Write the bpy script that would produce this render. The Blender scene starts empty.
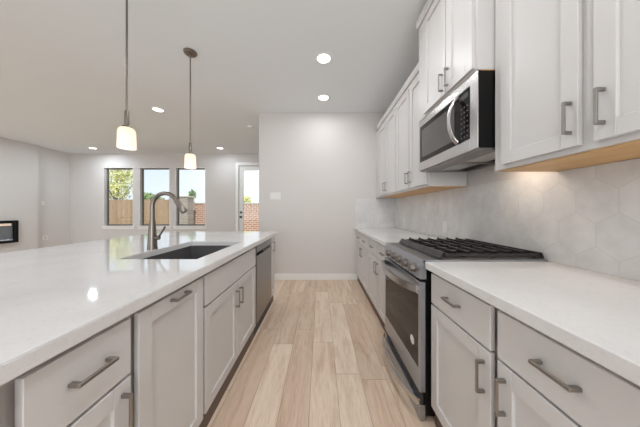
import bpy, bmesh, math, random
from mathutils import Vector, Matrix
random.seed(7)
S = bpy.context.scene
COL = S.collection
R = math.radians

# ------------------------------------------------------------------ camera, world, sun, exposure
F = 214.0                                   # focal length in pixels of the 640 px wide frame
cam_d = bpy.data.cameras.new('camera')
cam_d.sensor_width = 36.0
cam_d.lens = 36.0 * F / 640.0
cam_d.shift_x = -0.5 / 640
cam_d.shift_y = -2.6 / 640
cam_d.clip_start = 0.02
cam = bpy.data.objects.new('camera', cam_d); COL.objects.link(cam)
cam.location = (0, 0, 1.2); cam.rotation_euler = (R(90), 0, 0)
S.camera = cam
S.view_settings.view_transform = 'Standard'
S.view_settings.look = 'None'
S.view_settings.gamma = 1.0
S.view_settings.use_curve_mapping = False
S.view_settings.exposure = -0.58
S.cycles.use_denoising = True
S.cycles.max_bounces = 10
S.cycles.diffuse_bounces = 6
S.cycles.sample_clamp_indirect = 6.0
S.cycles.caustics_reflective = False
S.cycles.caustics_refractive = False

LAMP_W = 11.0          # each recessed ceiling lamp
SKY = 1.8
REAR_FILL = (70.0, 105.0); REAR_FILL_TILT = (45, 12)   # power and tilt of two fill lamps added behind the camera
SUN = 6.0

w = bpy.data.worlds.new('sky'); S.world = w; w.use_nodes = True
nt = w.node_tree; nt.nodes.clear()
wo = nt.nodes.new('ShaderNodeOutputWorld'); bg = nt.nodes.new('ShaderNodeBackground')
tc = nt.nodes.new('ShaderNodeTexCoord'); sep = nt.nodes.new('ShaderNodeSeparateXYZ')
rmp = nt.nodes.new('ShaderNodeValToRGB'); noi = nt.nodes.new('ShaderNodeTexNoise'); mxs = nt.nodes.new('ShaderNodeMix')
mxs.data_type = 'RGBA'
rmp.color_ramp.elements[0].position = 0.0; rmp.color_ramp.elements[0].color = (0.86, 0.92, 0.97, 1)
rmp.color_ramp.elements[1].position = 0.6; rmp.color_ramp.elements[1].color = (0.50, 0.68, 0.92, 1)
noi.inputs['Scale'].default_value = 3.0; noi.inputs['Detail'].default_value = 5
crm = nt.nodes.new('ShaderNodeValToRGB')
crm.color_ramp.elements[0].position = 0.48; crm.color_ramp.elements[1].position = 0.72
nt.links.new(tc.outputs['Generated'], sep.inputs[0]); nt.links.new(sep.outputs['Z'], rmp.inputs[0])
nt.links.new(tc.outputs['Generated'], noi.inputs['Vector']); nt.links.new(noi.outputs['Fac'], crm.inputs[0])
nt.links.new(crm.outputs['Color'], mxs.inputs['Factor'])
nt.links.new(rmp.outputs['Color'], mxs.inputs['A']); mxs.inputs['B'].default_value = (0.97, 0.98, 1, 1)
nt.links.new(mxs.outputs['Result'], bg.inputs['Color']); bg.inputs['Strength'].default_value = SKY
nt.links.new(bg.outputs[0], wo.inputs[0])

sun_d = bpy.data.lights.new('sun', 'SUN'); sun_d.energy = SUN; sun_d.angle = R(0.6); sun_d.color = (1, 0.95, 0.87)
sun = bpy.data.objects.new('sun', sun_d); COL.objects.link(sun)
sun.rotation_euler = (R(38), R(0), R(24))
for cx_, e_, tl_, dc_ in ((-5.3, REAR_FILL[0], REAR_FILL_TILT[0], (.76, .90, 1.0)), (-.02, REAR_FILL[1], REAR_FILL_TILT[1], (.90, .96, 1.0))):  # added area lamps just inside the rear window openings, to fill the room
    dl = bpy.data.lights.new('rear_fill', 'AREA'); dl.shape = 'RECTANGLE'; dl.size = 2.45; dl.size_y = 2.05; dl.energy = e_; dl.color = dc_
    do = bpy.data.objects.new('rear_fill', dl); COL.objects.link(do); do.location = (cx_, -3.0 , 1.3); do.rotation_euler = (R(90 + tl_), 0, 0)

# ------------------------------------------------------------------ materials
def lin(c):
    return tuple(((v / 255) / 12.92 if v / 255 <= 0.04045 else ((v / 255 + 0.055) / 1.055) ** 2.4) for v in c)

class NB:
    """small node-building helper"""
    def __init__(self, name):
        self.m = bpy.data.materials.new(name); self.m.use_nodes = True
        self.t = self.m.node_tree
        self.b = self.t.nodes['Principled BSDF']
        self.out = self.t.nodes['Material Output']
    def n(self, kind, **kw):
        x = self.t.nodes.new(kind)
        for k, v in kw.items(): setattr(x, k, v)
        return x
    def l(self, a, b): self.t.links.new(a, b)
    def math(self, op, a, b=None, c=None):
        x = self.n('ShaderNodeMath', operation=op)
        for i, v in enumerate((a, b, c)):
            if v is None: continue
            if hasattr(v, 'links') or hasattr(v, 'is_linked'): self.l(v, x.inputs[i])
            else: x.inputs[i].default_value = v
        return x.outputs[0]
    def mix(self, f, a, b, blend='MIX'):
        x = self.n('ShaderNodeMix', data_type='RGBA', blend_type=blend)
        for s, v in (('Factor', f), ('A', a), ('B', b)):
            if hasattr(v, 'is_linked'): self.l(v, x.inputs[s])
            elif s == 'Factor': x.inputs[s].default_value = v
            else: x.inputs[s].default_value = (*v[:3], 1)
        return x.outputs['Result']
    def ramp(self, f, stops):
        x = self.n('ShaderNodeValToRGB'); e = x.color_ramp.elements
        while len(e) < len(stops): e.new(0.5)
        for q, (p, c) in zip(e, stops): q.position = p; q.color = (*c, 1)
        self.l(f, x.inputs[0]); return x.outputs['Color']
    def noise(self, scale, detail=3, vec=None, rough=0.5):
        x = self.n('ShaderNodeTexNoise'); x.inputs['Scale'].default_value = scale
        x.inputs['Detail'].default_value = detail; x.inputs['Roughness'].default_value = rough
        if vec is not None: self.l(vec, x.inputs['Vector'])
        else: self.l(self.co(), x.inputs['Vector'])
        return x.outputs['Fac']
    def co(self, out='Object'):
        return self.n('ShaderNodeTexCoord').outputs[out]
    def scaled(self, s):
        x = self.n('ShaderNodeMapping'); x.inputs['Scale'].default_value = s
        self.l(self.co(), x.inputs['Vector']); return x.outputs[0]
    def bump(self, h, strength=0.1, dist=0.01):
        x = self.n('ShaderNodeBump'); x.inputs['Strength'].default_value = strength; x.inputs['Distance'].default_value = dist
        self.l(h, x.inputs['Height']); self.l(x.outputs[0], self.b.inputs['Normal'])
    def set(self, col=None, rough=None, metal=None, spec=None):
        if col is not None:
            if hasattr(col, 'is_linked'): self.l(col, self.b.inputs['Base Color'])
            else: self.b.inputs['Base Color'].default_value = (*col, 1)
        if rough is not None: self.b.inputs['Roughness'].default_value = rough
        if metal is not None: self.b.inputs['Metallic'].default_value = metal
        if spec is not None: self.b.inputs['Specular IOR Level'].default_value = spec
        return self

def paint(name, rgb, rough=0.5, var=0.03, scale=6, bump=0.0, bscale=300, spec=0.4):
    k = NB(name); c = lin(rgb)
    f = k.noise(scale, 3)
    k.set(k.mix(f, tuple(v * (1 - var) for v in c), tuple(min(1, v * (1 + var)) for v in c)), rough, 0, spec)
    if bump: k.bump(k.noise(bscale, 2), bump, 0.002)
    return k.m

def metal(name, rgb, rough=0.3, stretch=(4, 4, 200), var=0.08):
    k = NB(name); c = lin(rgb)
    f = k.noise(3.0, 3, k.scaled(stretch))
    k.set(k.mix(f, tuple(v * (1 - var) for v in c), tuple(min(1, v * (1 + var)) for v in c)), rough, 1.0)
    return k.m

def emit(name, rgb, strength, mixcol=None):
    k = NB(name); c = lin(rgb)
    k.set(c, 0.4); k.b.inputs['Emission Color'].default_value = (*c, 1); k.b.inputs['Emission Strength'].default_value = strength
    return k.m

M = {}
M['wall'] = paint('wall_paint', (214, 209, 206), 0.75, 0.012, 1.2, 0.12, 220, 0.2)
M['ceiling'] = paint('ceiling_paint', (232, 235, 237), 0.85, 0.01, 1.0, 0.1, 260, 0.15)
M['trim'] = paint('white_trim_paint', (238, 237, 234), 0.4, 0.01)
M['cab'] = paint('cabinet_paint', (208, 205, 203), 0.36, 0.012, 2.0)
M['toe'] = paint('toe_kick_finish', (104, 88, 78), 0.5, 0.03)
k = NB('maple_underside')
g = k.noise(6, 5, k.scaled((14, 1.2, 14)))
k.set(k.ramp(g, [(0.25, lin((196, 146, 88))), (0.75, lin((226, 184, 124)))]), 0.45); M['maple'] = k.m
M['nickel'] = metal('brushed_nickel', (160, 155, 150), 0.34)
M['faucet'] = metal('faucet_nickel', (130, 122, 114), 0.3)
M['range_steel'] = metal('range_stainless_steel', (178, 182, 189), 0.28, (3, 120, 120), 0.06)
M['steel'] = metal('stainless_steel', (202, 200, 199), 0.27, (3, 120, 120), 0.06)
M['knob'] = metal('dark_knob_metal', (138, 131, 126), 0.32)
M['steel_dark'] = metal('dark_stainless_steel', (150, 146, 144), 0.33, (3, 120, 120), 0.06)  # darker grey stainless steel
M['black'] = paint('black_enamel', (14, 13, 13), 0.35, 0.1, 8, 0, 300, 0.25)
M['iron'] = paint('cast_iron', (40, 38, 37), 0.3, 0.15, 60, 0.15, 500, 0.5)
M['bglass'] = None
k = NB('black_oven_glass'); f = k.noise(2, 2)
k.set(k.mix(f, (0.010, 0.009, 0.009), (0.013, 0.011, 0.010)), 0.05, 0, 0.22); M['bglass'] = k.m
k = NB('microwave_glass'); f = k.noise(2, 2)
k.set(k.mix(f, (0.075, 0.068, 0.062), (0.09, 0.084, 0.078)), 0.14, 0, 0.6); M['mwglass'] = k.m
M['plastic'] = paint('white_plastic', (232, 229, 226), 0.35, 0.01)
M['slot'] = paint('dark_plastic', (60, 58, 57), 0.5, 0.05)
M['sink'] = paint('dark_sink_composite', (90, 88, 88), 0.35, 0.08, 120, 0, 300, 0.45)
M['dark_frame'] = paint('bronze_window_frame', (116, 110, 104), 0.45, 0.05)
M['button'] = paint('keypad_print', (92, 92, 92), 0.5, 0.05)

k = NB('white_quartz')
a = k.noise(90, 3); b = k.noise(2.2, 6, None, 0.6)
c1 = k.ramp(a, [(0.30, lin((215, 215, 214))), (0.42, lin((223, 221, 220))), (1.0, lin((226, 224, 223)))])
c2 = k.ramp(b, [(0.35, lin((240, 238, 237))), (0.55, (1, 1, 1))])
k.set(k.mix(0.5, c1, c2, 'MULTIPLY'), 0.055, 0, 0.5); M['quartz'] = k.m

# oak plank floor: rows across X, boards along Y
k = NB('oak_plank_floor')
sp = k.n('ShaderNodeSeparateXYZ'); k.l(k.co(), sp.inputs[0])
X, Y = sp.outputs['X'], sp.outputs['Y']
PW, PL = 0.18, 1.22
u = k.math('DIVIDE', k.math('ADD', X, 20 * PW - 0.113 + PW), PW)
row = k.math('FLOOR', u)
wn = k.n('ShaderNodeTexWhiteNoise', noise_dimensions='1D'); k.l(row, wn.inputs['W'])
v = k.math('ADD', k.math('DIVIDE', k.math('ADD', Y, 20.0), PL), wn.outputs['Value'])
cell = k.math('FLOOR', v)
cmb = k.n('ShaderNodeCombineXYZ'); k.l(row, cmb.inputs[0]); k.l(cell, cmb.inputs[1])
wn2 = k.n('ShaderNodeTexWhiteNoise', noise_dimensions='2D'); k.l(cmb.outputs[0], wn2.inputs['Vector'])
rnd = wn2.outputs['Value']
tone = k.ramp(rnd, [(0.0, lin((224, 203, 183))), (0.35, lin((233, 213, 193))), (0.7, lin((239, 221, 201))), (1.0, lin((243, 228, 210)))])
off = k.n('ShaderNodeCombineXYZ')
k.l(k.math('ADD', k.math('MULTIPLY', X, 9.0), k.math('MULTIPLY', rnd, 37.0)), off.inputs[0])
k.l(k.math('ADD', k.math('MULTIPLY', Y, 0.9), k.math('MULTIPLY', rnd, 11.0)), off.inputs[1])
gr = k.n('ShaderNodeTexNoise'); gr.inputs['Scale'].default_value = 1.6; gr.inputs['Detail'].default_value = 7; gr.inputs['Roughness'].default_value = 0.62
gr.inputs['Distortion'].default_value = 1.2
k.l(off.outputs[0], gr.inputs['Vector'])
grain = k.ramp(gr.outputs['Fac'], [(0.28, lin((226, 210, 198))), (0.5, lin((246, 241, 237))), (0.72, (1, 1, 1))])
fine = k.noise(5, 4, k.scaled((60, 2.0, 1)))
fin = k.ramp(fine, [(0.3, lin((232, 225, 218))), (0.6, (1, 1, 1))])
cc = k.mix(0.9, k.mix(1.0, tone, grain, 'MULTIPLY'), k.mix(1.0, k.mix(1.0, tone, grain, 'MULTIPLY'), fin, 'MULTIPLY'))
fu = k.math('FRACT', u); fv = k.math('FRACT', v)
eu = k.math('MINIMUM', fu, k.math('SUBTRACT', 1.0, fu)); ev = k.math('MINIMUM', fv, k.math('SUBTRACT', 1.0, fv))
seam = k.math('MAXIMUM', k.math('LESS_THAN', eu, 0.010), k.math('LESS_THAN', ev, 0.0016))
k.set(k.mix(k.math('MULTIPLY', seam, 0.55), cc, lin((120, 92, 70))), 0.34, 0, 0.4)
M['floor'] = k.m

# marble hexagon tile with per-tile tone stored on the mesh
k = NB('marble_hexagon_tile')
at = k.n('ShaderNodeVertexColor', layer_name='tone')
vein = k.noise(4.2, 8, None, 0.62)
cl = k.noise(13, 4)
base = k.ramp(vein, [(0.30, lin((204, 203, 203))), (0.5, lin((220, 219, 218))), (0.7, lin((231, 230, 229)))])
base = k.mix(0.35, base, k.ramp(cl, [(0.3, lin((206, 204, 203))), (0.7, lin((232, 231, 230)))]))
k.set(k.mix(1.0, base, at.outputs['Color'], 'MULTIPLY'), 0.3, 0, 0.4); M['hex'] = k.m
M['grout'] = paint('tile_grout', (206, 203, 200), 0.8, 0.03, 20)

k = NB('cedar_fence')
g = k.noise(4, 5, k.scaled((12, 12, 0.7)))
sx = k.n('ShaderNodeSeparateXYZ'); k.l(k.co(), sx.inputs[0])
wnf = k.n('ShaderNodeTexWhiteNoise', noise_dimensions='1D'); k.l(k.math('FLOOR', k.math('DIVIDE', sx.outputs['X'], 0.14)), wnf.inputs['W'])
k.set(k.mix(1.0, k.ramp(g, [(0.25, lin((140, 114, 92))), (0.7, lin((190, 162, 136)))]),
            k.ramp(wnf.outputs['Value'], [(0, (0.72, 0.7, 0.68)), (1, (1, 1, 1))]), 'MULTIPLY'), 0.8); M['fence'] = k.m

def brick_mat(name, c1, c2, mortar, sc):
    k = NB(name)
    mp = k.n('ShaderNodeMapping'); mp.inputs['Rotation'].default_value = (R(90), 0, 0)
    k.l(k.co(), mp.inputs['Vector'])
    br = k.n('ShaderNodeTexBrick'); br.inputs['Scale'].default_value = sc
    br.inputs['Color1'].default_value = (*lin(c1), 1); br.inputs['Color2'].default_value = (*lin(c2), 1); br.inputs['Mortar'].default_value = (*lin(mortar), 1)
    br.inputs['Mortar Size'].default_value = 0.03; br.inputs['Brick Width'].default_value = 0.5; br.inputs['Row Height'].default_value = 0.2
    k.l(mp.outputs[0], br.inputs['Vector'])
    k.set(br.outputs['Color'], 0.85); return k.m
M['brick'] = brick_mat('brick_wall', (178, 132, 114), (160, 114, 98), (204, 188, 176), 1.7)
M['stone'] = brick_mat('stone_pillar', (152, 140, 132), (128, 118, 112), (172, 164, 156), 2.4)
M['cap'] = paint('pale_stone_cap', (196, 188, 178), 0.8, 0.06, 8)
M['bark'] = paint('bark', (96, 78, 62), 0.9, 0.2, 20)
def leaf_mat(name, a, b):
    k = NB(name); f = k.noise(2.5, 4)
    k.set(k.ramp(f, [(0.3, lin(a)), (0.7, lin(b))]), 0.6)
    return k.m
M['leaf_y'] = leaf_mat('yellow_green_leaves', (196, 198, 120), (240, 234, 172))
M['leaf_g'] = leaf_mat('green_leaves', (104, 134, 90), (160, 180, 120))
k = NB('lawn_grass'); f = k.noise(30, 5)
k.set(k.ramp(f, [(0.3, lin((150, 146, 96))), (0.7, lin((206, 198, 150)))]), 0.9); M['lawn'] = k.m

# thin window glass
k = NB('window_glass'); k.t.nodes.remove(k.b)
tr = k.n('ShaderNodeBsdfTransparent'); gl = k.n('ShaderNodeBsdfGlossy'); gl.inputs['Roughness'].default_value = 0.01
fr = k.n('ShaderNodeFresnel'); fr.inputs['IOR'].default_value = 1.3
tn = k.noise(1.0, 1); tr_c = k.ramp(tn, [(0, (0.95, 0.97, 0.97)), (1, (0.97, 0.98, 0.98))]); k.l(tr_c, tr.inputs['Color'])
ms = k.n('ShaderNodeMixShader'); k.l(fr.outputs[0], ms.inputs[0]); k.l(tr.outputs[0], ms.inputs[1]); k.l(gl.outputs[0], ms.inputs[2])
k.l(ms.outputs[0], k.out.inputs['Surface']); M['glass'] = k.m

# frosted lamp glass lit from inside
k = NB('frosted_lamp_glass'); k.t.nodes.remove(k.b)
df = k.n('ShaderNodeBsdfDiffuse'); tl = k.n('ShaderNodeBsdfTranslucent'); em = k.n('ShaderNodeEmission')
fn = k.noise(20, 2); cr = k.ramp(fn, [(0, lin((250, 240, 230))), (1, lin((255, 250, 244)))])
for x in (df, tl): k.l(cr, x.inputs['Color'])
em.inputs['Color'].default_value = (*lin((255, 246, 238)), 1); em.inputs['Strength'].default_value = 0.06
m1 = k.n('ShaderNodeMixShader'); m1.inputs[0].default_value = 0.6; k.l(df.outputs[0], m1.inputs[1]); k.l(tl.outputs[0], m1.inputs[2])
ad = k.n('ShaderNodeAddShader'); k.l(m1.outputs[0], ad.inputs[0]); k.l(em.outputs[0], ad.inputs[1])
k.l(ad.outputs[0], k.out.inputs['Surface']); M['shade'] = k.m
M['lens'] = emit('lamp_lens', (255, 250, 243), 6.0)
M['bulb'] = emit('bulb_glow', (255, 236, 208), 4.0)
M['mwlamp'] = emit('range_light_lens', (255, 226, 196), 1.2)
M['firelamp'] = emit('fireplace_glow', (240, 214, 196), 0.7)
M['crystal'] = paint('glass_crystals', (214, 222, 232), 0.2, 0.1, 40)

# ------------------------------------------------------------------ mesh helpers
def box(bm, x0, x1, y0, y1, z0, z1, bev=0.0, seg=1):
    if x0 > x1: x0, x1 = x1, x0
    if y0 > y1: y0, y1 = y1, y0
    if z0 > z1: z0, z1 = z1, z0
    vs = [bm.verts.new(p) for p in ((x0, y0, z0), (x1, y0, z0), (x1, y1, z0), (x0, y1, z0), (x0, y0, z1), (x1, y0, z1), (x1, y1, z1), (x0, y1, z1))]
    fs = [bm.faces.new([vs[i] for i in q]) for q in ((3, 2, 1, 0), (4, 5, 6, 7), (0, 1, 5, 4), (1, 2, 6, 5), (2, 3, 7, 6), (3, 0, 4, 7))]
    if bev:
        es = list({e for f in fs for e in f.edges})
        bmesh.ops.bevel(bm, geom=es, offset=bev, segments=seg, affect='EDGES', profile=0.5)

def prism(bm, poly, axis, a0, a1):
    """extrude a polygon of 2-D points along an axis: axis 'y' takes (x,z), 'x' takes (y,z), 'z' takes (x,y)"""
    def P(p, a):
        return {'y': (p[0], a, p[1]), 'x': (a, p[0], p[1]), 'z': (p[0], p[1], a)}[axis]
    A = [bm.verts.new(P(p, a0)) for p in poly]; B = [bm.verts.new(P(p, a1)) for p in poly]
    n = len(poly)
    bm.faces.new(A); bm.faces.new(B[::-1])
    for i in range(n): bm.faces.new((A[i], B[i], B[(i + 1) % n], A[(i + 1) % n]))

def lathe(bm, prof, c=(0, 0, 0), axis='z', seg=32, cap=True):
    """prof: (radius, height) pairs"""
    rings = []
    for r, h in prof:
        ring = []
        for i in range(seg):
            t = 2 * math.pi * i / seg; p = (r * math.cos(t), r * math.sin(t), h)
            if axis == 'x': p = (p[2], p[0], p[1])
            elif axis == 'y': p = (p[1], p[2], p[0])
            ring.append(bm.verts.new((p[0] + c[0], p[1] + c[1], p[2] + c[2])))
        rings.append(ring)
    for a, b in zip(rings, rings[1:]):
        for i in range(seg): bm.faces.new((a[i], a[(i + 1) % seg], b[(i + 1) % seg], b[i]))
    if cap:
        bm.faces.new(rings[0][::-1]); bm.faces.new(rings[-1])

def tube(bm, pts, radii, seg=16, cap=True, flat=None):
    """swept tube; flat=(vector, factor) squashes the section along a direction"""
    pts = [Vector(p) for p in pts]; rings = []
    up = None
    for i, p in enumerate(pts):
        d = (pts[min(i + 1, len(pts) - 1)] - pts[max(i - 1, 0)]).normalized()
        if up is None: up = d.orthogonal().normalized()
        a = (up - d * up.dot(d)).normalized(); b = d.cross(a); up = a
        r = radii[i] if isinstance(radii, (list, tuple)) else radii
        ring = []
        for s in range(seg):
            t = 2 * math.pi * s / seg; o = a * math.cos(t) * r + b * math.sin(t) * r
            if flat: fvec = Vector(flat[0]); o = o - fvec * (o.dot(fvec)) * (1 - flat[1])
            ring.append(bm.verts.new(p + o))
        rings.append(ring)
    for A, B in zip(rings, rings[1:]):
        for s in range(seg): bm.faces.new((A[s], A[(s + 1) % seg], B[(s + 1) % seg], B[s]))
    if cap: bm.faces.new(rings[0][::-1]); bm.faces.new(rings[-1])

def worldloc(o):
    v = Vector(o.location)
    while o.parent: o = o.parent; v += o.location
    return v

def obj(name, bm, mat, parent=None, smooth=False, loc=None):
    """link the bmesh (built in world coordinates) as ONE object"""
    bmesh.ops.recalc_face_normals(bm, faces=bm.faces[:])
    base = Vector((0, 0, 0))
    if parent is not None: base = worldloc(parent)
    own = Vector(loc) if loc is not None else base
    bmesh.ops.translate(bm, verts=bm.verts[:], vec=-own)
    me = bpy.data.meshes.new(name); bm.to_mesh(me); bm.free()
    me.materials.append(mat)
    if smooth:
        for p in me.polygons: p.use_smooth = True
        try: me.set_sharp_from_angle(angle=R(35))
        except Exception: pass
    o = bpy.data.objects.new(name, me); COL.objects.link(o)
    o.location = own - base
    if parent is not None: o.parent = parent
    return o

def B(): return bmesh.new()

def boxobj(name, mat, parent, *dims, bev=0.0, seg=1):
    bm = B(); box(bm, *dims, bev=bev, seg=seg); return obj(name, bm, mat, parent)

def tag(o, label, cat, group=None):
    o['label'] = label; o['category'] = cat
    if group: o['group'] = group
    return o

def thing(name, label, cat, loc, group=None):
    o = bpy.data.objects.new(name, None); COL.objects.link(o); o.location = loc
    return tag(o, label, cat, group)

def struct(name, bm, mat, parent=None):
    o = obj(name, bm, mat, parent)
    if parent is None: o['kind'] = 'structure'
    return o

# ------------------------------------------------------------------ dimensions
XW = 1.30                  # right wall
YB = 3.73                  # kitchen end wall
XB = -1.072                # its free end
YF = 6.41                  # living room far wall
XL = -7.50                 # living room left wall
YR = -3.2                  # wall behind the camera
H = 2.913
# ------------------------------------------------------------------ structure
bm = B(); box(bm, XL - .2, XW + .2, YR - .2, YF + .2, -.12, 0); struct('floor', bm, M['floor'])
bm = B(); box(bm, XL - .2, XW + .2, YR - .2, YF + .2, H, H + .15); struct('ceiling', bm, M['ceiling'])
bm = B(); box(bm, XW, XW + .15, YR, YB + .14, 0, H); struct('wall_right', bm, M['wall'])
bm = B(); box(bm, XB, XW, YB, YB + .14, 0, H); box(bm, XB, XB + .14, YB + .14, YF, 0, H); struct('wall_back', bm, M['wall'])
bm = B(); box(bm, XL - .15, XL, YR, YF + .15, 0, H); struct('wall_left', bm, M['wall'])
# chimney breast that carries the fireplace, a hand's width in front of the left wall
FX = XL + .09
bm = B()
FY0, FY1, FZ0, FZ1 = 3.72, 5.22, .44, .97      # fireplace opening
box(bm, XL, FX, 3.3, 5.62, 0, H)
struct('wall_chimney', bm, M['wall'])

# far wall with three windows and a door
WIN = [(-6.49, -5.61), (-5.424, -4.517), (-4.35, -3.445)]
WZ0, WZ1 = .75, 2.50
DX0, DX1, DZ = -2.45, -1.54, 2.56
WT = .12
bm = B()
xs = [XL]
for a, b in WIN: xs += [a, b]
xs += [DX0, DX1, XB]
for i in range(0, len(xs) - 1, 2): box(bm, xs[i], xs[i + 1], YF, YF + WT, 0, H)
for a, b in WIN:
    box(bm, a, b, YF, YF + WT, 0, WZ0); box(bm, a, b, YF, YF + WT, WZ1, H)
box(bm, DX0, DX1, YF, YF + WT, DZ, H)
struct('wall_far', bm, M['wall'])
for i, (a, b) in enumerate(WIN):
    wdw = bpy.data.objects.new('window_%d' % (i + 1), None); COL.objects.link(wdw)
    wdw.location = ((a + b) / 2, YF, WZ0); wdw['kind'] = 'structure'
    bm = B(); y0, y1 = YF + .075, YF + .115; t = .045
    box(bm, a, a + t, y0, y1, WZ0, WZ1); box(bm, b - t, b, y0, y1, WZ0, WZ1)
    box(bm, a + t, b - t, y0, y1, WZ1 - t, WZ1); box(bm, a + t, b - t, y0, y1, WZ0, WZ0 + t)
    obj('window_frame', bm, M['dark_frame'], wdw)
    bm = B(); t = .012; y1 = YF + .075
    box(bm, a, a + t, YF - .002, y1, WZ0, WZ1); box(bm, b - t, b, YF - .002, y1, WZ0, WZ1); box(bm, a + t, b - t, YF - .002, y1, WZ1 - t, WZ1)
    obj('window_jamb', bm, M['trim'], wdw)
    boxobj('window_pane', M['glass'], wdw, a + .045, b - .045, YF + .093, YF + .097, WZ0 + .045, WZ1 - .045)
    bm = B(); box(bm, a - .05, b + .05, YF - .04, YF + .075, WZ0 - .025, WZ0 + .004, .004); box(bm, a - .035, b + .035, YF - .016, YF - .001, WZ0 - .10, WZ0 - .025, .003)
    obj('window_sill', bm, M['trim'], wdw)
dr = bpy.data.objects.new('door_1', None); COL.objects.link(dr); dr.location = ((DX0 + DX1) / 2, YF, 0); dr['kind'] = 'structure'
bm = B(); y0, y1 = YF + .02, YF + .065; gx0, gx1, gz0, gz1 = DX0 + .125, DX1 - .125, .28, 2.425
box(bm, DX0 + .004, gx0, y0, y1, .01, DZ - .004); box(bm, gx1, DX1 - .004, y0, y1, .01, DZ - .004)
box(bm, gx0, gx1, y0, y1, gz1, DZ - .004); box(bm, gx0, gx1, y0, y1, .01, gz0)
obj('door_leaf', bm, M['trim'], dr)
boxobj('door_pane', M['glass'], dr, gx0, gx1, YF + .04, YF + .044, gz0, gz1)
bm = B()
for a, b in ((DX0 - .088, DX0), (DX1, DX1 + .088)): box(bm, a, b, YF - .02, YF - .001, 0, DZ + .085, .004)
box(bm, DX0, DX1, YF - .02, YF - .001, DZ, DZ + .085, .004)
obj('door_casing', bm, M['trim'], dr)
kx = DX0 + .065
bm = B(); lathe(bm, [(.033, 0), (.033, -.008), (.012, -.012), (.012, -.035), (.026, -.045), (.030, -.06), (.022, -.075)], (kx, YF + .02, 1.015), 'y'); obj('door_knob', bm, M['slot'], dr, True)
bm = B(); lathe(bm, [(.032, 0), (.032, -.012), (.026, -.02)], (kx, YF + .02, 1.155), 'y'); box(bm, kx - .006, kx + .006, YF - .02, YF, 1.135, 1.175, .002); obj('deadbolt', bm, M['slot'], dr, True)

# wall behind the camera, with two unseen windows added for light from the rear
RW = [(-6.6, -4.0), (-1.3, 1.25)]
bm = B(); xs = [XL, RW[0][0], RW[0][1], RW[1][0], RW[1][1], XW]
for i in range(0, 6, 2): box(bm, xs[i], xs[i + 1], YR - .12, YR, 0, H)
for a, b in RW: box(bm, a, b, YR - .12, YR, 0, .3); box(bm, a, b, YR - .12, YR, 2.5, H)
struct('wall_rear', bm, M['wall'])
for i, (a, b) in enumerate(RW):
    wdw = bpy.data.objects.new('window_%d' % (i + 4), None); COL.objects.link(wdw); wdw.location = ((a + b) / 2, YR, .3); wdw['kind'] = 'structure'  # added window, out of view behind the camera
    bm = B(); y0, y1 = YR - .1, YR - .05; t = .06; m = (a + b) / 2
    box(bm, a, a + t, y0, y1, .3, 2.5); box(bm, b - t, b, y0, y1, .3, 2.5); box(bm, m - t / 2, m + t / 2, y0, y1, .36, 2.44)
    box(bm, a + t, b - t, y0, y1, 2.44, 2.5); box(bm, a + t, b - t, y0, y1, .3, .36)
    obj('window_frame', bm, M['trim'], wdw)
    boxobj('window_pane', M['glass'], wdw, a + t, b - t, YR - .08, YR - .075, .36, 2.44)

# baseboards
def baseboard(name, segs):
    bm = B()
    for s in segs: box(bm, *s, bev=.004)
    struct(name, bm, M['trim'])
bh = .105
baseboard('baseboard_back', [(XB - .013, .655, YB - .014, YB - .0005, 0, bh)])
baseboard('baseboard_hall', [(XB - .014, XB - .0005, YB, YF - .02, 0, bh)])
baseboard('baseboard_far', [(XL, DX0 - .09, YF - .014, YF - .0005, 0, bh)])
baseboard('baseboard_left', [(XL + .0005, XL + .014, 5.63, YF - .015, 0, bh), (FX + .0005, FX + .014, 3.3, 5.62, 0, bh)])

# ------------------------------------------------------------------ outside
lawn = B(); box(lawn, -40, 30, YF + .3, 45, -.3, -.15); o = obj('lawn', lawn, M['lawn']); o['kind'] = 'structure'
# patio
bm = B()
x = -16.0; n = 0
fence = thing('wooden_fence', 'tall cedar board fence seen through the left and middle living room windows', 'fence', (-13.2, 12.0, -.15))
while x < -7.98:
    hh = 1.84 + random.uniform(-.012, .012)
    box(bm, x, x + .136, 12.0, 12.02, -.15, hh); x += .14
obj('boards', bm, M['fence'], fence)
bm = B(); box(bm, -16, -7.9, 12.022, 12.06, .2, .29); box(bm, -16, -7.9, 12.022, 12.06, 1.45, 1.54); obj('rails', bm, M['fence'], fence)
bm = B(); box(bm, -9.0, -.5, 12.9, 13.1, -.15, 1.62); o = obj('brick_garden_wall', bm, M['brick'], None, loc=(-3.8, 13, -.15)); tag(o, 'sunlit pink brick garden wall behind the right window and the glass door', 'wall')
boxobj('coping', M['cap'], o, -9.0, -.5, 12.87, 13.13, 1.621, 1.70, bev=.01)
bm = B(); box(bm, -7.86, -7.28, 11.72, 12.3, -.15, 1.95, .01); o = obj('stone_pillar', bm, M['stone'], None, loc=(-7.57, 12, -.15)); tag(o, 'grey stone garden pillar standing where the wooden fence ends', 'pillar')
boxobj('cap', M['cap'], o, -7.91, -7.23, 11.67, 12.35, 1.951, 2.03, bev=.02)

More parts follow.
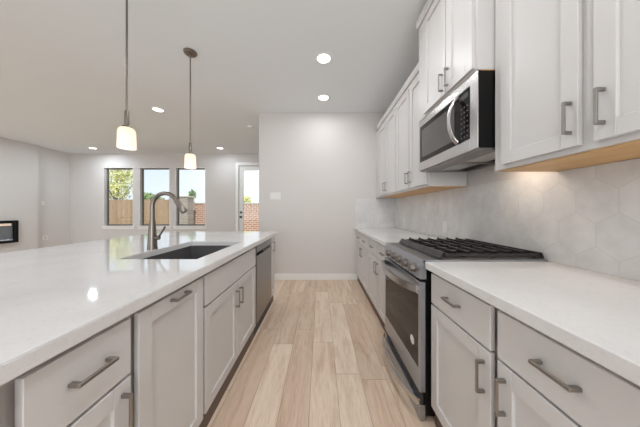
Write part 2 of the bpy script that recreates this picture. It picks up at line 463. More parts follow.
def leafy_tree(name, label, x, y, h, trunk_h, rx, rz, n, mat, leaf=.09, grp=None):
    t = thing(name, label, 'tree', (x, y, -.15), grp)
    bm = B(); pts = [(x, y, -.15), (x + .04, y, trunk_h * .5), (x - .03, y + .02, trunk_h), (x, y, h * .85)]
    tube(bm, pts, [.09, .07, .05, .015], 8)
    for q in range(7):
        a = q * 2.4; z0 = trunk_h * (.7 + .06 * q)
        tube(bm, [(x, y, z0), (x + rx * .4 * math.cos(a), y + rx * .4 * math.sin(a), z0 + rz * .4), (x + rx * .75 * math.cos(a), y + rx * .75 * math.sin(a), z0 + rz * .8)], [.035, .02, .008], 6)
    obj('trunk', bm, M['bark'], t, True)
    bm = B(); cz = h - rz
    blobs = [(random.uniform(-.55, .55) * rx, random.uniform(-.55, .55) * rx, random.uniform(-.65, .65) * rz, random.uniform(.3, .5)) for _ in range(14)]
    for i in range(n):
        bx, by, bz, br = random.choice(blobs)
        v = Vector((random.gauss(0, 1), random.gauss(0, 1), random.gauss(0, 1))).normalized() * random.uniform(.3, 1) ** .5
        p = Vector((x + bx + v.x * rx * br, y + by + v.y * rx * br, cz + bz + v.z * rz * br))
        a = Vector((random.gauss(0, 1), random.gauss(0, 1), random.gauss(0, 1))).normalized(); b = a.orthogonal().normalized()
        s = leaf * random.uniform(.6, 1.3)
        bm.faces.new([bm.verts.new(p + q) for q in (a * s, b * s * .5, -a * s, -b * s * .5)])
    obj('foliage', bm, mat, t)
leafy_tree('tree', 'tall yellow-green tree rising above the fence in the left window', -13.5, 14.2, 4.9, 2.0, 1.15, 1.7, 1500, M['leaf_y'], .085)
leafy_tree('tree', 'low green treetop just above the fence in the middle window', -11.55, 14.6, 2.55, 1.0, .75, .7, 800, M['leaf_g'], .10)
leafy_tree('tree', 'small dark green tree above the brick wall in the right window', -9.5, 15.8, 2.85, 1.2, .38, .8, 700, M['leaf_g'], .09)
leafy_tree('tree', 'yellowish shrub top above the brick wall in the glass door', -5.45, 15.5, 2.3, .9, .6, .5, 600, M['leaf_y'], .09)

# ------------------------------------------------------------------ cabinet builders
class Side:
    """maps (depth outward from door plane, y, z) to the world; s=-1: fronts face -X (right run), s=+1: fronts face +X (island)"""
    def __init__(self, xdoor, s): self.x = xdoor; self.s = s
    def box(self, bm, d0, d1, y0, y1, z0, z1, bev=0.0): box(bm, self.x + self.s * d0, self.x + self.s * d1, y0, y1, z0, z1, bev)
DT = .019
def shaker(side, y0, y1, z0, z1, name, parent, st=.058, mat=None):
    """frame-and-panel front: door plane is depth 0, back of the door depth -DT"""
    bm = B(); e = .0015
    side.box(bm, -DT, 0, y0, y0 + st, z0, z1, e); side.box(bm, -DT, 0, y1 - st, y1, z0, z1, e)
    side.box(bm, -DT, 0, y0 + st, y1 - st, z0, z0 + st, e); side.box(bm, -DT, 0, y0 + st, y1 - st, z1 - st, z1, e)
    side.box(bm, -DT, -.011, y0 + st - .004, y1 - st + .004, z0 + st - .004, z1 - st + .004)
    return obj(name, bm, mat or M['cab'], parent, loc=(side.x, (y0 + y1) / 2, z0))
def slab(side, y0, y1, z0, z1, name, parent):
    bm = B(); side.box(bm, -DT, 0, y0, y1, z0, z1, .002)
    return obj(name, bm, M['cab'], parent, loc=(side.x, (y0 + y1) / 2, z0))
HL = .122
def pull(side, parent, y, z, vertical, L=HL):
    bm = B(); h = L / 2; p0, p1, wd = .024, .031, .0055
    if vertical:
        side.box(bm, p0, p1, y - wd, y + wd, z - h, z + h, .0015)
        for q in (-1, 1): side.box(bm, 0, p0 + .001, y - wd * .9, y + wd * .9, z + q * h - (.012 if q > 0 else 0), z + q * h + (.012 if q < 0 else 0), .001)
    else:
        side.box(bm, p0, p1, y - h, y + h, z - wd, z + wd, .0015)
        for q in (-1, 1): side.box(bm, 0, p0 + .001, y + q * h - (.012 if q > 0 else 0), y + q * h + (.012 if q < 0 else 0), z - wd * .9, z + wd * .9, .001)
    o = obj('handle', bm, M['nickel'], parent)
    o['label'] = 'brushed nickel bar pull'
    return o

ZT = .873       # top of base carcass
DZ0, DZ1 = .115, .682     # base doors
RZ0, RZ1 = .691, .854     # drawers

RB = Side(.615, -1)        # right base
IS = Side(-.612, 1)        # island
UP = Side(.94, -1)         # right uppers
MU = Side(.848, -1)        # cabinet over the microwave

def base_carcass(side, y0, y1, parent, back, toe=.07, hollow=False):
    bm = B(); f = -DT - .016
    xb = back
    fx = side.x + side.s * f
    tx = side.x - side.s * (.0195 if side.s > 0 else .030)
    if hollow:
        t = .018; bm.free(); fw = side.s * .019
        boxobj('side_panel', M['cab'], parent, fx, xb, y0, y0 + t, .105, ZT); boxobj('side_panel', M['cab'], parent, fx, xb, y1 - t, y1, .105, ZT)
        boxobj('bottom_panel', M['cab'], parent, fx, xb, y0 + t, y1 - t, .105, .123); boxobj('back_panel', M['cab'], parent, xb, xb + side.s * t, y0 + t, y1 - t, .123, ZT)
        bm = B()
        box(bm, fx, fx - fw, y0 + t, y1 - t, .66, .70); box(bm, fx, fx - fw, y0 + t, y1 - t, .85, ZT)
        box(bm, fx, fx - fw, y0 + t, y0 + .045, .123, .85); box(bm, fx, fx - fw, y1 - .045, y1 - t, .123, .85)
    else:
        box(bm, fx, xb, y0, y1, .105, ZT, .001)
    o = obj('face_frame' if hollow else 'carcass', bm, M['cab'], parent)
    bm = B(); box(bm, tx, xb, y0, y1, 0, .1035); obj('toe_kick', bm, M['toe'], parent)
    return o

def base_cabinet(side, y0, y1, back, label, fronts, group=None, hollow=False, name='base_cabinet'):
    """fronts: list of (kind, y0, y1, z0, z1, handle) ; handle None | ('h', y, z) | ('v', y, z)"""
    t = thing(name, label, 'cabinet', ((side.x + back) / 2, (y0 + y1) / 2, 0), group)
    base_carcass(side, y0, y1, t, back, hollow=hollow)
    for kind, a, b, c, d, hd in fronts:
        f = shaker(side, a, b, c, d, 'door', t) if kind == 'door' else (slab(side, a, b, c, d, 'drawer', t) if kind == 'drawer' else slab(side, a, b, c, d, 'false_front', t))
        if hd: pull(side, f, hd[1], hd[2], hd[0] == 'v', HL if hd[0] == 'v' else .102)
    return t

def pair_fronts(y0, y1, ym, handles=True):
    g = .008; hz = .775; vz = .58
    fr = []
    for a, b, hy in ((y0, ym - g, ym - g - .032), (ym + g, y1, ym + g + .032)):
        fr.append(('drawer', a, b, RZ0, RZ1, ('h', (a + b) / 2, hz)))
        fr.append(('door', a, b, DZ0, DZ1, ('v', hy, vz)))
    return fr
XBK = XW - .006
# right run: two pair cabinets beyond the range, two nearer
base_cabinet(RB, 2.768, 3.722, XBK, 'pale grey base cabinet farthest from the range, touching the end wall', pair_fronts(2.78, 3.63, 3.19), 'base cabinets along the right wall')
base_cabinet(RB, 1.894, 2.765, XBK, 'pale grey base cabinet next to the range, on its far side', pair_fronts(1.908, 2.75, 2.32), 'base cabinets along the right wall')
base_cabinet(RB, .762, 1.205, XBK, 'narrow pale grey base cabinet beside the dark near side of the range', [
    ('drawer', .776, 1.19, RZ0, RZ1, ('h', .99, .778)), ('door', .776, 1.19, DZ0, DZ1, ('v', .805, .578))], 'base cabinets along the right wall')
base_cabinet(RB, -.16, .759, XBK, 'pale grey base cabinet nearest the camera under the right counter', [
    ('drawer', .315, .745, RZ0, RZ1, ('h', .553, .778)), ('door', .315, .745, DZ0, DZ1, ('v', .714, .578)),
    ('drawer', -.145, .295, RZ0, RZ1, ('h', .075, .778)), ('door', -.145, .295, DZ0, DZ1, ('v', -.112, .578))], 'base cabinets along the right wall')

# island
IBK = -1.84
base_cabinet(IS, .10, .712, IBK, 'grey island cabinet nearest the camera with a slab drawer over a door', [
    ('drawer', .44, .692, .679, RZ1, ('h', .568, .775)), ('door', .44, .692, DZ0, .669, ('v', .660, .575)),
    ('drawer', .115, .402, .679, RZ1, ('h', .26, .775)), ('door', .115, .402, DZ0, .669, ('v', .150, .575))], 'island cabinets')
base_cabinet(IS, .7135, 1.126, IBK, 'full-height grey pull-out front between the near drawer and the sink cabinet', [
    ('door', .722, 1.117, DZ0, RZ1, ('h', .922, .834))], 'island cabinets', name='pull_out_cabinet')
base_cabinet(IS, 1.1275, 2.036, IBK, 'wide grey sink cabinet with false front and two doors below the sink', [
    ('false_front', 1.142, 2.02, RZ0, RZ1, None), ('door', 1.142, 1.577, DZ0, DZ1, ('v', 1.545, .565)), ('door', 1.583, 2.02, DZ0, DZ1, ('v', 1.615, .565))], 'island cabinets', True, name='sink_cabinet')
base_cabinet(IS, 2.668, 2.87, IBK, 'slim grey cabinet closing the far island end past the dishwasher', [
    ('door', 2.682, 2.855, DZ0, RZ1, ('v', 2.74, .745))], 'island cabinets')

# dishwasher
dw = thing('dishwasher', 'stainless dishwasher built into the far part of the island', 'dishwasher', (-.9, 2.35, 0))
boxobj('tub', M['black'], dw, -.64, -1.22, 2.042, 2.662, .105, .870)
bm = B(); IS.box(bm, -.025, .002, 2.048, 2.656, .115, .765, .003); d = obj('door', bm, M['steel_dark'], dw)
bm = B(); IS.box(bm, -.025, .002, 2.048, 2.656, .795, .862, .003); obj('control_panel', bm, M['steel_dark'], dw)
bm = B(); IS.box(bm, -.012, .012, 2.24, 2.46, .775, .797, .004); obj('handle', bm, M['slot'], d)
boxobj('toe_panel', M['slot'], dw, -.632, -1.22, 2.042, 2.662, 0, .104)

# ------------------------------------------------------------------ counters
def counter(name, label, x0, x1, y0, y1, hole=None):
    bm = B(); z0, z1 = .8742, .914
    if hole is None:
        box(bm, x0, x1, y0, y1, z0, z1, .003, 2)
    else:
        hx0, hx1, hy0, hy1 = hole
        def ring(z): return [[bm.verts.new((x, y, z)) for x, y in ((a, c), (b, c), (b, d), (a, d))] for a, b, c, d in ((x0, x1, y0, y1), (hx0, hx1, hy0, hy1))]
        (TO, TI), (BO, BI) = ring(z1), ring(z0)
        for i in range(4):
            j = (i + 1) % 4
            bm.faces.new((TO[i], TO[j], TI[j], TI[i])); bm.faces.new((BO[j], BO[i], BI[i], BI[j]))
            bm.faces.new((TO[j], TO[i], BO[i], BO[j])); bm.faces.new((TI[i], TI[j], BI[j], BI[i]))
        es = [e for e in bm.edges if (e.verts[0] in TO and e.verts[1] in TO) or (e.verts[0] in TI and e.verts[1] in TI) or (e.verts[0] in BO and e.verts[1] in BO)
              or any(e.verts[0] in (TO[i],) and e.verts[1] in (BO[i],) or e.verts[1] in (TO[i],) and e.verts[0] in (BO[i],) for i in range(4))]
        bmesh.ops.bevel(bm, geom=es, offset=.003, segments=2, affect='EDGES')
    o = obj(name, bm, M['quartz'], None, loc=((x0 + x1) / 2, (y0 + y1) / 2, z0)); tag(o, label, 'countertop'); return o
SX0, SX1, SY0, SY1 = -1.21, -.735, 1.27, 2.012
counter('island_countertop', 'broad glossy white quartz island top with the sink cut into it', -2.158, -.592, .09, 2.97, (SX0, SX1, SY0, SY1))
counter('countertop', 'white quartz counter right of the range, nearest the camera', .590, XW - .002, -.17, 1.209)
counter('countertop', 'white quartz counter running from the range to the end wall', .590, XW - .002, 1.890, YB - .003)

# sink
sk = thing('sink', 'dark grey undermount sink bowl set into the island top', 'sink', ((SX0 + SX1) / 2, (SY0 + SY1) / 2, .66))
bm = B(); t = .012; z0, z1 = .665, .8738; o_ = .006
a, b, c, d = SX0 - o_, SX1 + o_, SY0 - o_, SY1 + o_
def rr(x0, x1, y0, y1, r, z, n=6):
    out = []
    for cx, cy, s in ((x1 - r, y1 - r, 0), (x0 + r, y1 - r, 90), (x0 + r, y0 + r, 180), (x1 - r, y0 + r, 270)):
        for i in range(n + 1):
            t_ = R(s + 90 * i / n); out.append(bm.verts.new((cx + r * math.cos(t_), cy + r * math.sin(t_), z)))
    return out
loops = [rr(a - t, b + t, c - t, d + t, .03, z1), rr(a, b, c, d, .02, z1), rr(a + .004, b - .004, c + .004, d - .004, .025, z0 + .04), rr(a + .03, b - .03, c + .03, d - .03, .03, z0 + .012)]
loops_o = [rr(a - t, b + t, c - t, d + t, .03, z0)]
def bridge(A, Bv):
    n = len(A)
    for i in range(n): bm.faces.new((A[i], A[(i + 1) % n], Bv[(i + 1) % n], Bv[i]))
for p, q in zip(loops, loops[1:]): bridge(p, q)
bm.faces.new(loops[-1]); bridge(loops_o[0], loops[0]); bm.faces.new(loops_o[0][::-1])
obj('bowl', bm, M['sink'], sk)
bm = B(); lathe(bm, [(.045, 0), (.045, .004), (.03, .005), (.026, .001)], ((SX0 + SX1) / 2 - .08, (SY0 + SY1) / 2, z0 + .0125)); obj('drain', bm, M['faucet'], sk, True)

# faucet
fx, fy, fz = -1.257, 1.6, .9145
fc = thing('faucet', 'brushed nickel gooseneck pull-down faucet standing behind the sink', 'faucet', (fx, fy, fz))
bm = B(); lathe(bm, [(.033, 0), (.0325, .004), (.0315, .02), (.0285, .08), (.0245, .14), (.0205, .19), (.0172, .22)], (fx, fy, fz)); obj('base', bm, M['faucet'], fc, True)
pts = [(fx, fy, fz + .19), (fx, fy, fz + .31)]; Rr = .094; cx = fx + Rr; cz = fz + .318
for i in range(0, 16):
    t = R(180 - i * 10); pts.append((cx + Rr * math.cos(t), fy, cz + Rr * 1.05 * math.sin(t)))
bm = B(); tube(bm, pts, .0155, 20); obj('spout', bm, M['faucet'], fc, True)
p = Vector(pts[-1]); dr_ = (Vector(pts[-1]) - Vector(pts[-2])).normalized(); dr_ = (dr_ + Vector((.06, 0, 0))).normalized()
bm = B(); tube(bm, [p, p + dr_ * .02, p + dr_ * .05, p + dr_ * .105, p + dr_ * .112], [.0165, .0185, .0195, .0235, .021], 20); obj('spray_head', bm, M['faucet'], fc, True)
bm = B(); tube(bm, [(fx + .022, fy, fz + .085), (fx + .052, fy, fz + .085)], [.017, .016], 16)
tube(bm, [(fx + .045, fy, fz + .088), (fx + .075, fy, fz + .135), (fx + .095, fy, fz + .168)], [.007, .006, .0075], 12); obj('lever', bm, M['faucet'], fc, True)

# ------------------------------------------------------------------ uppers
UZ0, UZ1, UB, UT = 1.440, 2.50, 1.419, 2.555
def upper(side, y0, y1, z0, z1, zb, zt, label, doors, crown=.055, name='wall_cabinet', back=XBK, hz=1.56, end_panel=True):
    t = thing(name, label, 'cabinet', ((side.x + back) / 2, (y0 + y1) / 2, zb), 'wall cabinets above the right counter')
    f = side.x + side.s * (-DT - .001)
    bm = B(); box(bm, f, back, y0, y1, zb, zt, .001); obj('carcass', bm, M['cab'], t)
    bm = B(); box(bm, f + .018, back - .001, y0 + .003, y1 - .003, zb - .004, zb - .0003); o = obj('underside', bm, M['maple'], t); o['label'] = 'bare honey-coloured maple underside'
    if crown:
        bm = B(); cr = crown; prism(bm, [(f + .02, zt + .0003), (f - .016, zt + .0003), (f - .024, zt + .02), (f - .03, zt + cr), (f + .02, zt + cr)], 'y', y0, y1)
        obj('crown', bm, M['cab'], t)
    for a, b, hy in doors:
        d = shaker(side, a, b, z0, z1, 'door', t)
        pull(side, d, hy, hz, True)
    return t
upper(UP, 2.677, 3.535, UZ0, UZ1, UB, UT, 'tall pale wall cabinet in the corner by the end wall', [(2.69, 3.085, 3.055), (3.105, 3.49, 3.135)], hz=1.55)
boxobj('filler_strip', M['cab'], bpy.data.objects['wall_cabinet'], .965, 1.0, 3.536, 3.728, UB, UT)
upper(UP, 1.890, 2.675, UZ0, UZ1, UB, UT, 'tall pale wall cabinet just beyond the microwave', [(1.912, 2.265, 2.235), (2.285, 2.662, 2.315)], hz=1.55)
upper(MU, 1.180, 1.887, 1.998, 2.77, 1.982, 2.80, 'deep short wall cabinet directly over the microwave', [(1.2, 1.450, 1.422), (1.460, 1.765, 1.488)], hz=2.09)
upper(UP, .34, 1.177, UZ0, UZ1, UB, UT, 'large pale wall cabinet nearest the camera, right of the microwave', [(.37, .738, .710), (.782, 1.118, .804)], hz=1.548)

# ------------------------------------------------------------------ backsplash
def hexsplash(name, label, plane, u0, u1, z0, z1, base, uoff, zoff):
    """plane 'x': tiles on the right wall over u=y; 'y': on the end wall over u=x"""
    W, P = .157, .160; side = P * 2 / 3
    bm = B(); lay = bm.loops.layers.color.new('tone')
    def clip(poly, ax, lim, keep_less):
        out = []
        for i in range(len(poly)):
            p, q = poly[i], poly[(i + 1) % len(poly)]
            ip = (p[ax] <= lim) == keep_less or p[ax] == lim; iq = (q[ax] <= lim) == keep_less or q[ax] == lim
            if ip: out.append(p)
            if ip != iq:
                s = (lim - p[ax]) / (q[ax] - p[ax]); out.append((p[0] + s * (q[0] - p[0]), p[1] + s * (q[1] - p[1])))
        return out
    g = .0014
    r0 = int((z0 - zoff) / P) - 2
    for r in range(r0, r0 + int((z1 - z0) / P) + 6):
        cz = zoff + r * P
        c0 = int((u0 - uoff) / W) - 2
        for c in range(c0, c0 + int((u1 - u0) / W) + 6):
            cu = uoff + c * W + (W / 2 if r % 2 else 0)
            poly = [(cu, cz + side - g), (cu + W / 2 - g, cz + side / 2 - g * .6), (cu + W / 2 - g, cz - side / 2 + g * .6), (cu, cz - side + g), (cu - W / 2 + g, cz - side / 2 + g * .6), (cu - W / 2 + g, cz + side / 2 - g * .6)]
            for ax, lim, kl in ((0, u0, False), (0, u1, True), (1, z0, False), (1, z1, True)):
                poly = clip(poly, ax, lim, kl)
                if len(poly) < 3: break
            if len(poly) < 3: continue
            n0 = len(bm.faces)
            bm.faces.ensure_lookup_table()
            before = set(bm.faces)
            d0, d1 = base - .0005, base - .0066
            if plane == 'x': prism(bm, poly, 'x', d0, d1)
            else: prism(bm, poly, 'y', d0, d1)
            tone = random.uniform(.972, 1.0)
            for f in bm.faces:
                if f not in before:
                    for l in f.loops: l[lay] = (tone, tone * random.uniform(.995, 1.0), tone * .995, 1)
    loc = (base, (u0 + u1) / 2, z0) if plane == 'x' else ((u0 + u1) / 2, base, z0)
    o = obj(name, bm, M['hex'], None, loc=loc); tag(o, label, 'backsplash')
    if plane == 'x': boxobj('grout', M['grout'], o, base - .0062, base - .0005, u0, u1, z0, z1)
    else: boxobj('grout', M['grout'], o, u0, u1, base - .0062, base - .0005, z0, z1)
    return o
hexsplash('backsplash', 'pale marble hexagon tile backsplash along the right wall behind the range', 'x', -.17, YB - .009, .9145, UB - .006, XW, 1.0055, 1.245)
hexsplash('backsplash', 'short marble tile backsplash on the end wall above the far counter', 'y', .604, XW - .001, .9145, UB - .006, YB, .62, 1.245)

# ------------------------------------------------------------------ range
RY0, RY1 = 1.2145, 1.886
rg = thing('gas_range', 'stainless slide-in gas range with black glass oven door between the base cabinets', 'range', (.93, (RY0 + RY1) / 2, 0))
boxobj('body', M['black'], rg, .600, 1.285, RY0 + .004, RY1 - .004, .03, .905, bev=.002)
for px_, py_ in ((.66, RY0 + .06), (.66, RY1 - .06), (1.22, RY0 + .06), (1.22, RY1 - .06)): bm = B(); lathe(bm, [(.02, 0), (.02, .0295)], (px_, py_, 0), seg=12); obj('foot', bm, M['black'], rg)
# cooktop
bm = B(); box(bm, .578, 1.288, RY0, RY1, .9055, .922, .003); ct = obj('cooktop', bm, M['range_steel'], rg)
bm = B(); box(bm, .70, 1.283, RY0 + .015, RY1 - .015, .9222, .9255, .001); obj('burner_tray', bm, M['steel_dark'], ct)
# slanted control panel
bm = B(); prism(bm, [(.601, .812), (.564, .812), (.564, .87), (.577, .920), (.601, .9205)], 'y', RY0, RY1); cp = obj('control_panel', bm, M['range_steel'], rg)
for ky in (1.295, 1.405, 1.515, 1.625, 1.735):
    bm = B(); lathe(bm, [(.029, 0), (.029, -.005), (.0245, -.007), (.023, -.027), (.020, -.030)], (.566, ky, .858), 'x', 24); box(bm, .530, .538, ky - .005, ky + .005, .836, .88, .001)
    obj('knob', bm, M['knob'], cp, True)
# oven door: steel frame round a dark glass
OZ0, OZ1 = .165, .795
bm = B(); x0, x1 = .566, .598
box(bm, x0, x1, RY0 + .003, RY0 + .026, OZ0, OZ1, .002); box(bm, x0, x1, RY1 - .026, RY1 - .003, OZ0, OZ1, .002)
box(bm, x0, x1, RY0 + .026, RY1 - .026, .715, OZ1, .002); box(bm, x0, x1, RY0 + .026, RY1 - .026, OZ0, .29, .002)
od = obj('oven_door', bm, M['range_steel'], rg)
boxobj('oven_glass', M['bglass'], od, .568, .596, RY0 + .025, RY1 - .025, .289, .716)
bm = B(); lathe(bm, [(.027, 0), (.027, -.001)], (.5678, 1.325, .405), 'x', 24); o = obj('sticker', bm, M['plastic'], od); o['label'] = 'round white sticker'
def bow(y0, y1, x_end, depth, z, hgt, thick, droop=0.0, n=20):
    bm = B()
    for i in range(n):
        pass
    P = []
    for i in range(n + 1):
        s = i / n; q = 4 * s * (1 - s); y = y0 + (y1 - y0) * s
        P.append((x_end - depth * q ** .8, y, z - droop * q))
    vs = [[bm.verts.new((x + dx, y, zz + dz)) for dx, dz in ((-thick / 2, -hgt / 2), (thick / 2, -hgt / 2), (thick / 2, hgt / 2), (-thick / 2, hgt / 2))] for x, y, zz in P]
    for A, C in zip(vs, vs[1:]):
        for i in range(4): bm.faces.new((A[i], A[(i + 1) % 4], C[(i + 1) % 4], C[i]))
    bm.faces.new(vs[0]); bm.faces.new(vs[-1][::-1])
    return bm
bm = bow(RY0 + .012, RY1 - .012, .556, .062, .752, .040, .018, .004); obj('handle', bm, M['steel'], od, True)
# warming drawer
bm = B(); box(bm, .566, .598, RY0 + .003, RY1 - .003, 0.006, .092, .002); dwr = obj('drawer', bm, M['range_steel'], rg)
bm = B(); box(bm, .584, .598, RY0 + .006, RY1 - .006, .093, .162); obj('drawer_recess', bm, M['black'], rg)
bm = bow(RY0 + .006, RY1 - .006, .560, .066, .112, .034, .014, .008); obj('handle', bm, M['steel'], dwr, True)
# grates
for i in range(3):
    g0 = RY0 + .018 + i * .2125; g1 = g0 + .2095; x0, x1 = .705, 1.278; zt = .960; zb = .9258
    bm = B(); bw = .010
    # sloped front and back rails
    prism(bm, [(x0 - .022, zb), (x0 + .012, zb), (x0 + .016, zt), (x0 + .002, zt)], 'y', g0, g1)
    prism(bm, [(x1 + .012, zb), (x1 - .016, zb), (x1 - .014, zt), (x1 - .002, zt)], 'y', g0, g1)
    for yy in (g0, g1 - bw): box(bm, x0, x1, yy, yy + bw, zt - .024, zt - .006, .002)
    for yy in (g0 + .001, g1 - bw - .001):
        for xx in (x0 + .02, (x0 + x1) / 2, x1 - .04): box(bm, xx, xx + .02, yy, yy + bw, zb, zt - .01)
    for f_ in (.5,):
        yy = g0 + (g1 - g0) * f_; box(bm, x0 + .01, x1 - .01, yy - .005, yy + .005, zt - .022, zt - .004, .002)
    for f_ in (.13, .27, .41, .55, .69, .83):
        xx = x0 + (x1 - x0) * f_; box(bm, xx - .006, xx + .006, g0 + .002, g1 - .002, zt - .012, zt + .006, .002)
        for yy in (g0 + .002, g1 - .014): box(bm, xx - .006, xx + .006, yy, yy + .012, zt - .012, zt + .010, .002)
    o = obj('grate', bm, M['iron'], ct)
for bx, by, br in ((.84, 1.325, .045), (1.13, 1.325, .038), (.985, 1.55, .05), (.84, 1.775, .045), (1.13, 1.775, .036)):
    bm = B(); lathe(bm, [(br + .012, 0), (br + .012, .006), (br, .008), (br, .016), (br - .006, .019)], (bx, by, .9256), seg=28); obj('burner', bm, M['iron'], ct, True)

# ------------------------------------------------------------------ microwave
MY0, MY1, MZ0, MZ1 = 1.1815, 1.885, 1.549, 1.9785
mw = thing('microwave', 'stainless over-the-range microwave hung between the wall cabinets', 'microwave', (1.1, (MY0 + MY1) / 2, MZ0))
boxobj('case', M['black'], mw, .875, 1.29, MY0 + .003, MY1 - .003, MZ0 + .006, MZ1)
bm = B(); x0, x1 = .868, .8748; gy0, gy1, gz0, gz1 = 1.245, 1.868, 1.621, 1.925
box(bm, x0, x1, MY0, gy0, MZ0, MZ1, .003); box(bm, x0, x1, gy1, MY1, MZ0, MZ1, .003)
box(bm, x0, x1, gy0, gy1, gz1, MZ1, .003); box(bm, x0, x1, gy0, gy1, MZ0, gz0, .003)
fr_ = obj('front_frame', bm, M['steel'], mw)
bm = B(); box(bm, .8695, .8746, 1.365, gy1 + .001, gz0 - .001, gz1 + .001); dd = obj('door_window', bm, M['mwglass'], mw)
bm = B(); t = .03
for q in ((1.366, 1.39, gz0, gz1), (gy1 - t, gy1, gz0, gz1), (1.39, gy1 - t, gz0, gz0 + .035), (1.39, gy1 - t, gz1 - .035, gz1)): box(bm, .8688, .8694, *q)
obj('window_border', bm, M['bglass'], dd)
bm = B(); box(bm, .8695, .8746, gy0 - .001, 1.363, gz0 - .001, gz1 + .001); kp = obj('control_panel', bm, M['bglass'], mw)
for r in range(7):
    for c in range(3):
        yy = 1.262 + c * .026; zz = 1.642 + r * .03; boxobj('button', M['button'], kp, .8690, .8694, yy, yy + .011, zz, zz + .007)
boxobj('display', M['slot'], kp, .8689, .8694, 1.26, 1.345, 1.875, 1.905)
bm = B(); n = 16; P = []; rad = []
for i in range(n + 1):
    s = i / n; P.append((.862 - .052 * (4 * s * (1 - s)) ** .75, 1.352, 1.632 + .275 * s)); rad.append(.0175)
tube(bm, P, rad, 16, flat=((1, 0, 0), .42)); obj('handle', bm, M['steel'], mw, True)
# underside: rim, recessed grease filters and a lamp
bm = B(); zb = MZ0 - .010; y0, y1 = MY0 + .006, MY1 - .006
box(bm, .878, 1.00, y0, y1, zb, MZ0 + .005, .003); box(bm, 1.00, 1.285, y0, y0 + .045, zb, MZ0 + .005); box(bm, 1.00, 1.285, y1 - .045, y1, zb, MZ0 + .005)
box(bm, 1.245, 1.285, y0 + .045, y1 - .045, zb, MZ0 + .005); box(bm, 1.00, 1.245, 1.53, 1.55, zb, MZ0 + .005)
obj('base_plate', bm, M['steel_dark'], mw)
for q in ((1.235, 1.525), (1.555, 1.835)): boxobj('grease_filter', M['steel'], mw, 1.01, 1.165, q[0], q[1], MZ0 - .004, MZ0 + .004)
boxobj('lamp', M['mwlamp'], mw, 1.185, 1.235, 1.24, 1.38, MZ0 - .008, MZ0 + .003)
for yy in (1.31,):
    l = bpy.data.lights.new('range_light', 'AREA'); l.shape = 'RECTANGLE'; l.size = .05; l.size_y = .14; l.energy = 1.3; l.color = (1, .80, .62)
    lo = bpy.data.objects.new('range_light', l); COL.objects.link(lo); lo.location = (1.16, yy, MZ0 - .018)

# ------------------------------------------------------------------ ceiling lamps
def downlight(x, y, label, W=LAMP_W):
    t = thing('recessed_light', label, 'ceiling light', (x, y, H), 'recessed ceiling lights')
    bm = B(); lathe(bm, [(.092, 0), (.092, -.004), (.074, -.007), (.072, -.002)], (x, y, H - .0003), cap=False); obj('trim_ring', bm, M['trim'], t, True)
    bm = B(); lathe(bm, [(.0725, -.0015), (.0725, -.0055)], (x, y, H)); obj('lens', bm, M['lens'], t)
    l = bpy.data.lights.new('downlight', 'AREA'); l.shape = 'DISK'; l.size = .14; l.energy = W; l.color = (.955, .975, 1.0) if x > -2 else (.80, .91, 1.0)
    lo = bpy.data.objects.new('downlight', l); COL.objects.link(lo); lo.location = (x, y, H - .009)
downlight(.036, 2.40, 'recessed ceiling light over the aisle, higher of the two before the end wall')
downlight(.045, 3.23, 'recessed ceiling light closest to the end wall of the kitchen', 6.5)
downlight(-2.745, 3.615, 'recessed ceiling light between the two hanging pendants, beyond the island')
downlight(-6.2, 5.83, 'recessed ceiling light above the window beside the fireplace wall', 20.0)
downlight(-2.74, 5.83, 'recessed ceiling light near the far wall, right of the second pendant')
for x, y, lb in ((.25, 1.2, 'added ceiling fill light over the aisle beside the range'), (.25, -.1, 'added ceiling fill light directly over the camera'), (.03, -1.8, 'added ceiling fill light over the aisle behind the camera'),
                 (-2.745, 1.4, 'added ceiling fill light left of the island seating side'), (-2.745, -1.2, 'added ceiling fill light in the dining area behind the camera'),
                 (-6.5, 3.4, 'added ceiling fill light in front of the fireplace'), (-6.5, .8, 'added ceiling fill light in the near part of the living room'), (-6.5, -1.6, 'added ceiling fill light in the rear corner of the living room')):
    downlight(x, y, lb, (62.0 if y > 3 else 20.0) if x < -5 else LAMP_W)  # extra lamps out of view, added to brighten the rooms

# smoke detector
bm = B(); lathe(bm, [(.065, 0), (.065, -.012), (.058, -.03), (.03, -.036)], (-1.42, 4.34, H - .0005)); o = obj('smoke_detector', bm, M['plastic'], None, True, loc=(-1.42, 4.34, H)); tag(o, 'round white smoke detector on the ceiling near the corner of the end wall', 'smoke detector')

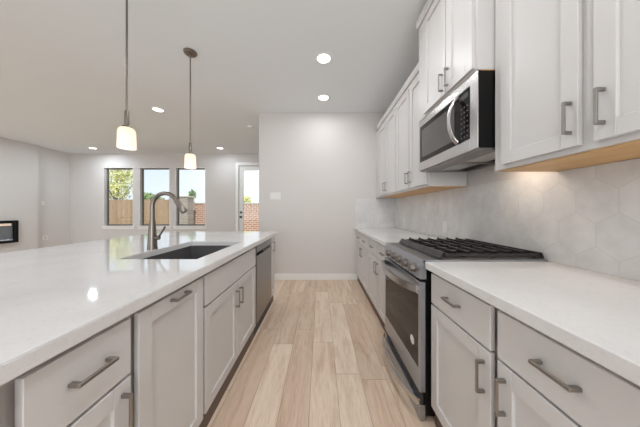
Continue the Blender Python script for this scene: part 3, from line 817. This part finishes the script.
# pendants
def pendant(x, y, label):
    t = thing('pendant_light', label, 'pendant lamp', (x, y, H), 'pendants above the island')
    bm = B(); lathe(bm, [(.066, 0), (.066, -.010), (.055, -.022), (.016, -.028), (.010, -.055)], (x, y, H - .0005)); obj('canopy', bm, M['faucet'], t, True)
    bm = B(); lathe(bm, [(.0065, -.05), (.0065, 1.935 - H)], (x, y, H), seg=14); obj('rod', bm, M['faucet'], t, True)
    bm = B(); lathe(bm, [(.012, 1.94), (.014, 1.93), (.0155, 1.83), (.028, 1.824), (.030, 1.815)], (x, y, 0), seg=24); obj('socket', bm, M['faucet'], t, True)
    bm = B(); prof = [(.018, 1.814), (.036, 1.811), (.047, 1.802), (.052, 1.786), (.0535, 1.75), (.0555, 1.68), (.0565, 1.662)]
    lathe(bm, prof + [(r - .003, z) for r, z in prof[::-1]], (x, y, 0), seg=36, cap=False); s = obj('lamp_shade', bm, M['shade'], t, True); s['label'] = 'frosted white glass shade'
    bm = B(); lathe(bm, [(.008, 1.80), (.012, 1.77), (.018, 1.73), (.016, 1.71), (.006, 1.70)], (x, y, 0), seg=20); obj('bulb', bm, M['bulb'], t, True)
    l = bpy.data.lights.new('pendant_bulb', 'POINT'); l.energy = 0.6; l.shadow_soft_size = .02; l.color = (1, .95, .90)
    lo = bpy.data.objects.new('pendant_bulb', l); COL.objects.link(lo); lo.location = (x, y, 1.685)
pendant(-1.405, 2.31, 'farther pendant lamp, hanging over the far end of the island')
pendant(-1.43, 1.58, 'nearer pendant lamp with a larger-looking shade, left over the island')

# ------------------------------------------------------------------ wall plates
def plate_x(name, label, x, s, y, z, wd, hgt, kind, cat):
    t = thing(name, label, cat, (x, y, z))
    bm = B(); box(bm, x, x + s * .006, y - wd / 2, y + wd / 2, z - hgt / 2, z + hgt / 2, .002); obj('faceplate', bm, M['plastic'], t)
    if kind == 'outlet':
        for dz in (-.024, .024):
            boxobj('receptacle', M['plastic'], t, x + s * .0062, x + s * .008, y - .015, y + .015, z + dz - .015, z + dz + .015, bev=.001)
    elif kind == 'switch': boxobj('rocker', M['plastic'], t, x + s * .0062, x + s * .010, y - .016, y + .016, z - .032, z + .032, bev=.001)
    else: boxobj('plug_jack', M['slot'], t, x + s * .0062, x + s * .010, y - .012, y + .012, z - .012, z + .012)
plate_x('wall_outlet', 'white outlet in the tile behind the far part of the range', XW - .0075, -1, 2.22, 1.035, .075, .118, 'outlet', 'outlet')
plate_x('wall_outlet', 'white outlet in the tile near the end wall corner', XW - .0075, -1, 3.30, 1.03, .075, .118, 'outlet', 'outlet')
plate_x('wall_outlet', 'white wall plate with dark jack low beside the fireplace', XL + .0005, 1, 5.83, .47, .12, .118, 'jack', 'outlet')
plate_x('light_switch', 'white light switch on the left wall above the low wall plate', XL + .0005, 1, 5.78, 1.41, .075, .118, 'switch', 'switch')
t = thing('light_switch', 'triple white switch plate on the end wall near its free corner', 'switch', (-.785, YB, 1.46))
bm = B(); box(bm, -.875, -.695, YB - .007, YB - .0005, 1.40, 1.52, .002); obj('faceplate', bm, M['plastic'], t)
for q in (-.832, -.785, -.738): boxobj('rocker', M['plastic'], t, q - .016, q + .016, YB - .011, YB - .0072, 1.428, 1.492, bev=.001)

# ------------------------------------------------------------------ fireplace
fp = thing('electric_fireplace', 'black-framed linear electric fireplace on the left living room wall', 'fireplace', (FX, (FY0 + FY1) / 2, FZ0))
bm = B(); t = .075; x0, x1 = FX + .0006, FX + .05
box(bm, x0, x1, FY0, FY0 + t, FZ0, FZ1, .003); box(bm, x0, x1, FY1 - t, FY1, FZ0, FZ1, .003); box(bm, x0, x1, FY0 + t, FY1 - t, FZ1 - .06, FZ1, .003); box(bm, x0, x1, FY0 + t, FY1 - t, FZ0, FZ0 + .05, .003)
obj('surround', bm, M['black'], fp)
k = NB('firebox_back'); f = k.noise(3, 3); k.set(k.mix(f, lin((92, 98, 104)), lin((120, 124, 126))), .15, 0, .6); M['firebox'] = k.m
boxobj('firebox', M['firebox'], fp, x0, x0 + .008, FY0 + t, FY1 - t, FZ0 + .05, FZ1 - .06)
boxobj('light_strip', M['firelamp'], fp, x0 + .0085, x0 + .02, FY0 + t + .02, FY1 - t - .03, FZ1 - .12, FZ1 - .07)
bm = B()
for i in range(60):
    yy = FY0 + t + .02 + (FY1 - FY0 - 2 * t - .04) * i / 59
    bmesh.ops.create_icosphere(bm, subdivisions=1, radius=random.uniform(.01, .02), matrix=Matrix.Translation((x0 + .026, yy, FZ0 + .062 + random.uniform(0, .02))))
o = obj('ember_crystals', bm, M['crystal'], fp)
